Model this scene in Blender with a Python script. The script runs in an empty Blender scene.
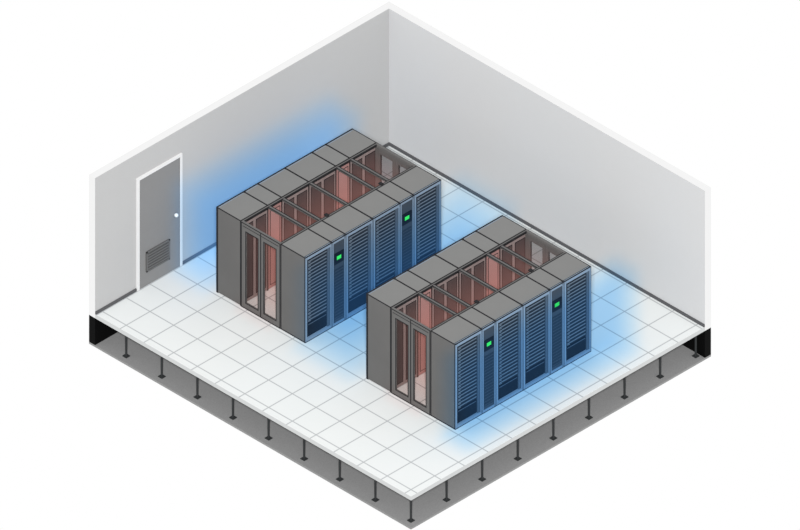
import bpy, math
from mathutils import Vector
K = 46.0            # axis units per metre (drawing units used for layout)
ALB = 0.53          # paint reflectance factor (scene is lit by sky + sun, about 1.9x)
def lin(c):
    o=[]
    for v in c:
        v/=255.0
        o.append(v/12.92 if v<=0.04045 else ((v+0.055)/1.055)**2.4)
    return (o[0],o[1],o[2],1.0)
def alb(c,f=1.0):
    l=lin(c); return (l[0]*ALB*f,l[1]*ALB*f,l[2]*ALB*f,1.0)

# ---------------------------------------------------------------- materials
def mat(name, col, rough=0.7, spec=0.05, noise=0.03, scale=6.0, metal=0.0):
    m=bpy.data.materials.new(name); m.use_nodes=True
    nt=m.node_tree; b=nt.nodes['Principled BSDF']
    b.inputs['Roughness'].default_value=rough
    b.inputs['Specular IOR Level'].default_value=spec
    b.inputs['Metallic'].default_value=metal
    tc=nt.nodes.new('ShaderNodeTexCoord'); n=nt.nodes.new('ShaderNodeTexNoise')
    n.inputs['Scale'].default_value=scale
    nt.links.new(tc.outputs['Object'],n.inputs['Vector'])
    r=nt.nodes.new('ShaderNodeMapRange')
    r.inputs['To Min'].default_value=1-noise; r.inputs['To Max'].default_value=1+noise
    nt.links.new(n.outputs['Fac'],r.inputs['Value'])
    mul=nt.nodes.new('ShaderNodeVectorMath'); mul.operation='SCALE'
    mul.inputs[0].default_value=alb(col)[:3]
    nt.links.new(r.outputs['Result'],mul.inputs['Scale'])
    nt.links.new(mul.outputs['Vector'],b.inputs['Base Color'])
    return m
def glass(name,col):
    m=bpy.data.materials.new(name); m.use_nodes=True
    nt=m.node_tree; nt.nodes.clear()
    out=nt.nodes.new('ShaderNodeOutputMaterial'); t=nt.nodes.new('ShaderNodeBsdfTransparent')
    t.inputs['Color'].default_value=(*col,1)
    nt.links.new(t.outputs[0],out.inputs['Surface']); return m
M={}
M['top']=mat('cabinet_top_lit_grey',(134,134,133),noise=0.08,scale=2)  # lighter than the sides: top-face lighting painted into the colour
M['side']=mat('cabinet_side_shaded_grey',(110,109,108),noise=0.08,scale=2)  # same cabinet body, side-face shade painted into the colour
M['line']=mat('dark_seam',(46,46,48))
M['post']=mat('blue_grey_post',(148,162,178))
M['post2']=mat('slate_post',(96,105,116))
M['black']=mat('black_bay',(26,27,30))
M['blade']=mat('blade_front',(50,53,58),noise=0.15,scale=30)
M['lip']=mat('blade_lip',(124,131,140))
M['cool']=mat('cooler_front',(74,79,86))
M['cool2']=mat('cooler_grille',(52,56,61))
M['rear']=mat('rear_door_frame_glow_tint',(160,146,144))  # red hot-aisle glow tinted into this colour
M['mesh']=mat('rear_door_panel_glow_tint',(92,82,82))  # dark panel, with the hot-aisle glow mixed into its colour
M['rearc']=mat('rear_cooler_panel_glow_tint',(190,150,146))  # cooler back, reddened in its colour to suggest the aisle glow
M['frame']=mat('containment_frame',(112,111,110))
M['glass']=glass('door_glass',(0.92,0.91,0.905))
M['rglass']=glass('roof_glass',(0.97,0.965,0.965))
M['wl']=mat('wall_left_shaded_tone',(201,201,201),0.9,0.03,0.01)  # shaded wall: directional shade painted into its base colour
M['wr']=mat('wall_right_lit_tone',(222,222,222),0.9,0.03,0.01)  # brighter wall: directional light painted into its base colour
M['cap']=mat('wall_cap_white',(238,238,238),0.9,0.03,0.01)
M['base']=mat('baseboard_grey',(100,100,102))
M['found']=mat('foundation_black',(8,8,8))
M['edge']=mat('floor_edge',(208,210,210))
M['sub']=mat('subfloor_concrete',(150,150,150),0.95,0.03,0.2,60)
M['ped']=mat('pedestal_steel',(54,56,57))
M['door']=mat('door_paint',(147,147,147))
M['dframe']=mat('door_frame_white',(244,244,244))
M['vent']=mat('vent_grey',(116,116,116))
M['ventd']=mat('vent_slot',(92,92,92))
M['knob']=mat('knob_metal',(250,250,250),0.3,0.3)
g=mat('display_green',(60,220,90)); 
gb=g.node_tree.nodes['Principled BSDF']; gb.inputs['Emission Color'].default_value=lin((60,230,90)); gb.inputs['Emission Strength'].default_value=0.5
M['green']=g

# ---------------------------------------------------------------- builder
class B:
    def __init__(s): s.v=[]; s.f=[]; s.m=[]; s.mats=[]
    def mi(s,k):
        if k not in s.mats: s.mats.append(k)
        return s.mats.index(k)
    def box(s,x0,x1,y0,y1,z0,z1,k,**fk):
        i=len(s.v)
        for z in (z0,z1):
            for (x,y) in ((x0,y0),(x1,y0),(x1,y1),(x0,y1)): s.v.append((x/K,y/K,z/K))
        faces={'bot':(0,3,2,1),'top':(4,5,6,7),'ym':(0,1,5,4),'xp':(1,2,6,5),'yp':(2,3,7,6),'xm':(3,0,4,7)}
        for n,f in faces.items():
            s.f.append(tuple(i+j for j in f)); s.m.append(s.mi(fk.get(n,k)))
    def cyl(s,x,y,z0,z1,r,k,n=12):
        i=len(s.v)
        for z in (z0,z1):
            for j in range(n):
                a=2*math.pi*j/n; s.v.append(((x+r*math.cos(a))/K,(y+r*math.sin(a))/K,z/K))
        for j in range(n):
            q=(j+1)%n; s.f.append((i+j,i+q,i+n+q,i+n+j)); s.m.append(s.mi(k))
        s.f.append(tuple(i+n+j for j in range(n))); s.m.append(s.mi(k))
        s.f.append(tuple(i+n-1-j for j in range(n))); s.m.append(s.mi(k))
    def ball(s,x,y,z,r,k,n=12,h=8):
        i=len(s.v)
        for a in range(h+1):
            t=math.pi*a/h
            for j in range(n):
                p=2*math.pi*j/n
                s.v.append(((x+r*math.sin(t)*math.cos(p))/K,(y+r*math.sin(t)*math.sin(p))/K,(z+r*math.cos(t))/K))
        for a in range(h):
            for j in range(n):
                q=(j+1)%n
                s.f.append((i+a*n+j,i+(a+1)*n+j,i+(a+1)*n+q,i+a*n+q)); s.m.append(s.mi(k))
    def mesh(s,name):
        me=bpy.data.meshes.new(name); me.from_pydata(s.v,[],s.f)
        for k in s.mats: me.materials.append(M[k])
        me.polygons.foreach_set('material_index',s.m); me.update(); return me
def obj(name,me,a=0,b=0,z=0,rot=0,parent=None):
    o=bpy.data.objects.new(name,me); bpy.context.scene.collection.objects.link(o)
    o.location=(a/K,-b/K,z/K); o.rotation_euler[2]=rot
    if parent: o.parent=parent
    return o

L=339.4; R=364.8; H=136; T=7
def wbox(bd,a0,a1,b0,b1,z0,z1,k,**fk): bd.box(a0,a1,-b1,-b0,z0,z1,k,**fk)

# ---------------------------------------------------------------- shell
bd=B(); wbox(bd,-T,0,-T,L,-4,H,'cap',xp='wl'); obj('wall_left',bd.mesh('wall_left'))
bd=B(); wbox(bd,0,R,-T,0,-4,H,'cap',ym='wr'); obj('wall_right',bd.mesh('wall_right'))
bd=B(); wbox(bd,-T,0,-T,L,-31,-4.05,'found'); obj('wall_foundation_left',bd.mesh('wall_foundation_left'))
bd=B(); wbox(bd,0.05,R,-T,0,-31,-4.05,'found'); obj('wall_foundation_right',bd.mesh('wall_foundation_right'))
bd=B(); wbox(bd,-T,R,-T,L,-33,-31.1,'sub'); obj('floor_subfloor',bd.mesh('floor_subfloor'))
bd=B(); wbox(bd,0.05,1.2,292.5,L,0,2.6,'base'); wbox(bd,0.05,1.2,1.3,239.5,0,2.6,'base'); obj('baseboard_left',bd.mesh('baseboard_left'))
bd=B(); wbox(bd,0.05,R,0.05,1.2,0,2.6,'base'); obj('baseboard_right',bd.mesh('baseboard_right'))

# floor tile material
fm=bpy.data.materials.new('raised_floor_tiles'); fm.use_nodes=True; nt=fm.node_tree
pb=nt.nodes['Principled BSDF']; pb.inputs['Roughness'].default_value=0.8; pb.inputs['Specular IOR Level'].default_value=0.04
geo=nt.nodes.new('ShaderNodeNewGeometry'); sp=nt.nodes.new('ShaderNodeSeparateXYZ'); nt.links.new(geo.outputs['Position'],sp.inputs[0])
def mth(op,a,b=None):
    n=nt.nodes.new('ShaderNodeMath'); n.operation=op
    for i,v in enumerate((a,b)):
        if v is None: continue
        if isinstance(v,(int,float)): n.inputs[i].default_value=v
        else: nt.links.new(v,n.inputs[i])
    return n.outputs[0]
PS=41.1; TS=PS*2/3; PA=R-7; PB=L-7
def ln(sock,off):
    n=nt.nodes.new('ShaderNodeMapRange'); n.inputs['From Min'].default_value=0.25/K; n.inputs['From Max'].default_value=0.8/K
    n.inputs['To Min'].default_value=1; n.inputs['To Max'].default_value=0
    p2=mth('PINGPONG',mth('SUBTRACT',sock,(off-100*TS)/K),TS/K/2)
    nt.links.new(p2,n.inputs['Value']); return n.outputs[0]
m1=mth('MAXIMUM',ln(sp.outputs[0],PA),ln(sp.outputs[1],-PB))
noi=nt.nodes.new('ShaderNodeTexNoise'); noi.inputs['Scale'].default_value=0.8
nt.links.new(geo.outputs['Position'],noi.inputs['Vector'])
c1=nt.nodes.new('ShaderNodeMix'); c1.data_type='RGBA'
c1.inputs['A'].default_value=alb((244,246,245)); c1.inputs['B'].default_value=alb((239,242,241)); nt.links.new(noi.outputs['Fac'],c1.inputs['Factor'])
c2=nt.nodes.new('ShaderNodeMix'); c2.data_type='RGBA'
nt.links.new(m1,c2.inputs['Factor']); nt.links.new(c1.outputs['Result'],c2.inputs['A']); c2.inputs['B'].default_value=alb((188,191,192))
nt.links.new(c2.outputs['Result'],pb.inputs['Base Color'])
M['floor']=fm
bd=B(); wbox(bd,0,R,0,L,-4,0,'edge',top='floor'); obj('floor',bd.mesh('floor'))

# pedestals
bd=B()
for i in range(9):
    for j in range(9):
        a=PA-PS*i; b=PB-PS*j
        if a<3 or b<3: continue
        bd.cyl(a,-b,-30.2,-4,0.95,'ped'); bd.box(a-2.3,a+2.3,-b-2.3,-b+2.3,-31,-30.3,'ped'); bd.box(a-2.2,a+2.2,-b-2.2,-b+2.2,-5.0,-4,'ped')
obj('floor_pedestals',bd.mesh('floor_pedestals'))

# door
bd=B(); b0,b1=240,292
wbox(bd,0.05,1.6,b0,b0+2.6,0,112,'dframe'); wbox(bd,0.05,1.6,b1-2.6,b1,0,112,'dframe'); wbox(bd,0.05,1.6,b0+2.6,b1-2.6,109.4,112,'dframe')
wbox(bd,0.05,1.0,b0+2.6,b1-2.6,0,109.4,'door')
wbox(bd,1.0,1.1,b0+2.6,b0+3.3,0,109.4,'vent'); wbox(bd,1.0,1.1,b1-3.3,b1-2.6,0,109.4,'vent'); wbox(bd,1.0,1.1,b0+2.6,b1-2.6,108.7,109.4,'vent')
v0,v1,z0,z1=255,282,14,34
wbox(bd,1.0,1.8,v0,v1,z0,z1,'ventd'); 
for (p,q,r,s_) in ((v0,v0+1.2,z0,z1),(v1-1.2,v1,z0,z1),(v0,v1,z0,z0+1.2),(v0,v1,z1-1.2,z1)): wbox(bd,1.8,2.4,p,q,r,s_,'vent')
for i in range(6): wbox(bd,1.8,2.3,v0+1.2,v1-1.2,z0+2.2+i*2.7,z0+3.2+i*2.7,'vent')
bd.ball(3.0,-248.5,55,1.8,'knob'); bd.box(1,3,-249,-248,54.5,55.5,'knob')
obj('door_1',bd.mesh('door_1'))

# ---------------------------------------------------------------- racks
D=28.5; HR=85
def carcass(bd,W,recess=2.2):
    x0,x1=-D/2,D/2; y0,y1=-W/2,W/2
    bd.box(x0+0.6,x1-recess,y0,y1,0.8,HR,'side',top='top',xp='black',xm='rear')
    bd.box(x0+1.5,x1-3,y0+1,y1-1,0,0.8,'line')
    e=0.6
    for (ya,yb) in ((y0-0.02,y0+e),(y1-e,y1+0.02)):
        bd.box(x0,x1,ya,yb,HR-0.5,HR+0.18,'line')
        bd.box(x0,x0+1.0,ya,yb,0,HR,'line')
    bd.box(x0,x0+0.9,y0,y1,HR-0.5,HR+0.18,'line'); bd.box(x1-0.8,x1,y0,y1,HR-0.5,HR+0.18,'line')
    bd.box(x0+0.5,x1-0.5,y0-0.02,y0+0.1,0,1.2,'line')
    bd.box(x1-1.0,x1+0.02,y0-0.03,y0+0.1,0,HR,'line')
def rear(bd,W,k,leaf):
    x=-D/2; y0,y1=-W/2+0.6,W/2-0.6
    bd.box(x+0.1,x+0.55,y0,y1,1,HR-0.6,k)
    w=(y1-y0)/leaf
    for i in range(leaf):
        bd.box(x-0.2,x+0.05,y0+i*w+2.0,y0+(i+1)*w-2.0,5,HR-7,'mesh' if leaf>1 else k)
        bd.box(x-0.35,x-0.05,y0+i*w+1.6,y0+i*w+2.1,4.5,HR-6.5,'line'); bd.box(x-0.35,x-0.05,y0+(i+1)*w-2.1,y0+(i+1)*w-1.6,4.5,HR-6.5,'line')
        bd.box(x-0.35,x-0.05,y0+i*w+1.6,y0+(i+1)*w-1.6,HR-7,HR-6.5,'line'); bd.box(x-0.35,x-0.05,y0+i*w+1.6,y0+(i+1)*w-1.6,4.5,5,'line')
def rack_mesh():
    W=31.1; bd=B(); carcass(bd,W)
    x1=D/2; y0,y1=-W/2,W/2
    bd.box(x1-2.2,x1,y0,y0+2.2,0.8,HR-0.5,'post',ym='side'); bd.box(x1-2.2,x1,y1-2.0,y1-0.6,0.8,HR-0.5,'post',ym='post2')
    bd.box(x1-2.2,x1+0.02,y1-0.6,y1,0,HR,'line')
    bd.box(x1-2.2,x1,y0+2.0,y1-2.0,HR-3.0,HR-0.5,'post'); bd.box(x1-2.2,x1,y0+2.0,y1-2.0,0.8,3.0,'post')
    bd.box(x1-2.2,x1+0.02,y0,y1,0,0.8,'line')
    bd.box(x1-2.2,x1-0.9,y1-4.2,y1-2.0,3.0,HR-3,'post2'); bd.box(x1-2.2,x1-0.9,y0+2.0,y0+3.0,3.0,HR-3,'black')
    ya,yb=y0+3.6,y1-5.0
    n=18; za,zb=18.0,HR-5.0; p=(zb-za)/n
    for i in range(n):
        z=za+i*p
        bd.box(x1-2.2,x1-1.0,ya,yb,z+0.5,z+p-0.3,'blade')
        bd.box(x1-1.0,x1-0.7,ya+0.8,yb-0.8,z+p-1.5,z+p-0.7,'lip')
        bd.box(x1-1.0,x1-0.7,ya+0.8,ya+3.4,z+0.8,z+1.4,'lip')
    bd.box(x1-2.2,x1-1.2,ya,yb,5,16.5,'black')
    bd.box(x1-1.2,x1-1.0,ya+1,yb-1,15.4,16.0,'post2')
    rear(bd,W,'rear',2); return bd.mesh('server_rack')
def cool_mesh():
    W=16.0; bd=B(); carcass(bd,W)
    x1=D/2; y0,y1=-W/2,W/2
    bd.box(x1-2.2,x1,y0,y0+1.5,0.8,HR-0.5,'post',ym='post2'); bd.box(x1-2.2,x1,y1-1.9,y1-0.6,0.8,HR-0.5,'post',ym='post2')
    bd.box(x1-2.2,x1+0.02,y1-0.6,y1,0,HR,'line'); bd.box(x1-2.2,x1+0.02,y0,y1,0,0.8,'line')
    bd.box(x1-2.2,x1,y0+1.4,y1-1.4,HR-2.4,HR-0.5,'post'); bd.box(x1-2.2,x1,y0+1.4,y1-1.4,0.8,2.8,'post')
    bd.box(x1-2.2,x1-0.5,y0+1.4,y1-1.4,2.8,HR-2.4,'cool')
    bd.box(x1-0.5,x1-0.3,y0+2.8,y1-2.8,6,56,'cool2')
    for i in range(16): bd.box(x1-0.4,x1-0.15,y0+2.8,y1-2.8,7+i*3.1,7.7+i*3.1,'cool')
    bd.box(x1-0.5,x1+0.1,y0+2.8,y1-2.8,61,72,'black')
    bd.box(x1+0.1,x1+0.3,y0+5.2,y1-6,65.2,68.5,'green')
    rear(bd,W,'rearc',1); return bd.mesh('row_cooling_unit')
rm=rack_mesh(); cm=cool_mesh()
PBF=247.3; PLEN=157.2
widths=[31.3,16.0,31.3,31.3,16.0,31.3]
def cont_mesh():
    AW=45.6; bd=B()
    for (ya,yb,s) in ((0,2.2,-1),(PLEN-2.2,PLEN,1)):
        bd.box(0.1,2.2,ya,yb,0,HR,'frame'); bd.box(AW-2.2,AW-0.1,ya,yb,0,HR,'frame'); bd.box(2.2,AW-2.2,ya,yb,HR-3,HR,'frame')
        yo=ya-0.12 if s<0 else yb
        for xx in (0.1,AW-1.0,AW/2-0.5): bd.box(xx,xx+0.9,yo,yo+0.12,0,HR,'line')
        bd.box(0.1,AW-0.1,yo,yo+0.12,0,0.9,'line'); bd.box(0.1,AW-0.1,yo,yo+0.12,HR-0.8,HR+0.15,'line')
        bd.box(2.2,AW-2.2,yo,yo+0.12,HR-3.6,HR-3,'line')
        ym=(ya+yb)/2
        for (xa,xb) in ((2.2,AW/2-0.2),(AW/2+0.2,AW-2.2)):
            y_0,y_1=ya+0.3,yb-0.3
            bd.box(xa,xa+3.0,y_0,y_1,0.6,HR-3.2,'frame'); bd.box(xb-3.0,xb,y_0,y_1,0.6,HR-3.2,'frame')
            bd.box(xa+3.0,xb-3.0,y_0,y_1,0.6,5.5,'frame'); bd.box(xa+3.0,xb-3.0,y_0,y_1,HR-8,HR-3.2,'frame')
            bd.box(xa+3.0,xb-3.0,ym-0.15,ym+0.15,5.5,HR-8,'glass')
            yf=y_0-0.1 if s<0 else y_1
            bd.box(xa+2.6,xa+3.4,yf,yf+0.1,5.1,HR-7.6,'line'); bd.box(xb-3.4,xb-2.6,yf,yf+0.1,5.1,HR-7.6,'line')
            bd.box(xa+2.6,xb-2.6,yf,yf+0.1,5.1,5.9,'line'); bd.box(xa+2.6,xb-2.6,yf,yf+0.1,HR-8.4,HR-7.6,'line')
    bd.box(0.1,1.4,2.2,PLEN-2.2,HR-2,HR,'frame'); bd.box(AW-1.4,AW-0.1,2.2,PLEN-2.2,HR-2,HR,'frame')
    bd.box(1.2,1.8,2.2,PLEN-2.2,HR-2,HR+0.1,'line'); bd.box(AW-1.8,AW-1.2,2.2,PLEN-2.2,HR-2,HR+0.1,'line')
    y=0
    for w in widths:
        ynew=y+w
        if ynew<PLEN-5:
            bd.box(1.4,AW-1.4,ynew-1.3,ynew+1.3,HR-1.8,HR,'frame'); bd.box(1.4,AW-1.4,ynew-1.6,ynew-0.9,HR-0.3,HR+0.15,'line')
            bd.box(1.4,AW-1.4,ynew+0.9,ynew+1.6,HR-0.3,HR+0.15,'line')
        bd.box(1.8,AW-1.8,max(y,2.2)+1.3,min(ynew,PLEN-2.2)-1.3,HR-1.2,HR-0.9,'rglass')
        y=ynew
    for yy in (47.3+8,126-8): bd.box(AW-3.6,AW-0.2,yy-1.5,yy+1.5,HR,HR+1.0,'line')
    return bd.mesh('aisle_containment_enclosure')
ctm=cont_mesh()

# ---------------------------------------------------------------- haze volumes
def haze(name,a0,a1,b0,b1,z1,soft,absc,dens,emc,ems,open_a0=False,open_a1=False,homog=False):
    bd=B(); M_=bpy.data.materials.new(name+'_air'); M_.use_nodes=True; nt=M_.node_tree; nt.nodes.clear()
    M[name]=M_
    out=nt.nodes.new('ShaderNodeOutputMaterial'); add=nt.nodes.new('ShaderNodeAddShader')
    ab=nt.nodes.new('ShaderNodeVolumeAbsorption'); em=nt.nodes.new('ShaderNodeEmission')
    ab.inputs['Color'].default_value=(*absc,1); em.inputs['Color'].default_value=(*emc,1)
    if homog:
        ab.inputs['Density'].default_value=dens; em.inputs['Strength'].default_value=ems
    else:
        geo=nt.nodes.new('ShaderNodeNewGeometry'); sp=nt.nodes.new('ShaderNodeSeparateXYZ'); nt.links.new(geo.outputs['Position'],sp.inputs[0])
        def mr(s,f0,f1,t0,t1):
            n=nt.nodes.new('ShaderNodeMapRange'); n.interpolation_type='SMOOTHSTEP'
            n.inputs['From Min'].default_value=f0/K; n.inputs['From Max'].default_value=f1/K
            n.inputs['To Min'].default_value=t0; n.inputs['To Max'].default_value=t1
            nt.links.new(s,n.inputs['Value']); return n.outputs[0]
        parts=[mr(sp.outputs[1],-b1,-b1+soft,0,1),mr(sp.outputs[1],-b0-soft,-b0,1,0),mr(sp.outputs[2],z1-soft,z1,1,0)]
        if open_a0: parts.append(mr(sp.outputs[0],a0,a0+soft,0,1))
        if open_a1: parts.append(mr(sp.outputs[0],a1-soft*0.6,a1,1,0))
        cur=parts[0]
        for p in parts[1:]:
            n=nt.nodes.new('ShaderNodeMath'); n.operation='MULTIPLY'; nt.links.new(cur,n.inputs[0]); nt.links.new(p,n.inputs[1]); cur=n.outputs[0]
        for tgt,f in ((ab.inputs['Density'],dens),(em.inputs['Strength'],ems)):
            n=nt.nodes.new('ShaderNodeMath'); n.operation='MULTIPLY'; nt.links.new(cur,n.inputs[0]); n.inputs[1].default_value=f; nt.links.new(n.outputs[0],tgt)
    nt.links.new(ab.outputs[0],add.inputs[0]); nt.links.new(em.outputs[0],add.inputs[1]); nt.links.new(add.outputs[0],out.inputs['Volume'])
    ca=(a0+a1)/2; cb=(b0+b1)/2
    bd.box(-(a1-a0)/2,(a1-a0)/2,-(b1-b0)/2,(b1-b0)/2,0.3,z1,name)
    return obj(name.split('@')[0],bd.mesh(name.split('@')[0]),ca,cb)

for A0 in (47.7,220.9):
    for row in (0,1):
        ca=A0+D/2 if row==0 else A0+D+45.8+D/2
        b=PBF
        for w in widths:
            me=rm if w>20 else cm
            obj('server_rack' if w>20 else 'row_cooling_unit',me,ca,b-w/2,0,math.pi if row==0 else 0)
            b-=w
    obj('aisle_containment_enclosure',ctm,A0+D+0.1,PBF,0)
BLUE=(0.0,0.60,0.99); BE=(0.14,0.44,1.0)
haze('cold_air_haze@1',5,47.2,62,270,106,22,BLUE,0.27,BE,0.15)
haze('cold_air_haze@2',151,220.4,56,276,98,20,BLUE,0.25,BE,0.03)
haze('cold_air_haze@3',324,364.6,54,278,98,20,BLUE,0.42,BE,0.035,open_a1=True)
for a in (47.7,220.9):
    haze('hot_air_haze@%d'%a,a+D+2.3,a+D+43.4,93,244.5,82,12,(0.98,0.68,0.64),0.26,(1.0,0.45,0.38),0.075,homog=True)
    haze('hot_air_spill@%d'%a,a+D+2,a+D+44,248,264,24,14,(0.99,0.5,0.45),0.7,(1.0,0.22,0.15),0.02)

# ---------------------------------------------------------------- sun, world, camera
sd=bpy.data.lights.new('sun_key','SUN'); sd.energy=5.44; sd.angle=math.radians(4)
so=bpy.data.objects.new('sun_key',sd); bpy.context.scene.collection.objects.link(so)
so.rotation_euler=Vector((1,-1,1.02)).to_track_quat('Z','Y').to_euler(); so.location=(8,-12,9)
w=bpy.data.worlds.new('white_surround'); bpy.context.scene.world=w; w.use_nodes=True
w.node_tree.nodes['Background'].inputs[0].default_value=(1,1,1,1); w.node_tree.nodes['Background'].inputs[1].default_value=1.0
sc=bpy.context.scene
sc.view_settings.view_transform='Standard'; sc.view_settings.look='None'
cd=bpy.data.cameras.new('camera'); cam=bpy.data.objects.new('camera',cd); sc.collection.objects.link(cam); sc.camera=cam
cd.type='ORTHO'; pxm=K/math.sqrt(2/3); cd.ortho_scale=800/pxm; cd.clip_end=200
Rv=Vector((1,1,0)).normalized(); U=Vector((-1,1,2)).normalized(); Bk=Vector((1,-1,1)).normalized()
cam.location=Rv*(11/pxm)+U*(-120.5/pxm)+Bk*30
cam.rotation_euler=(math.acos(1/math.sqrt(3)),0,math.radians(45))
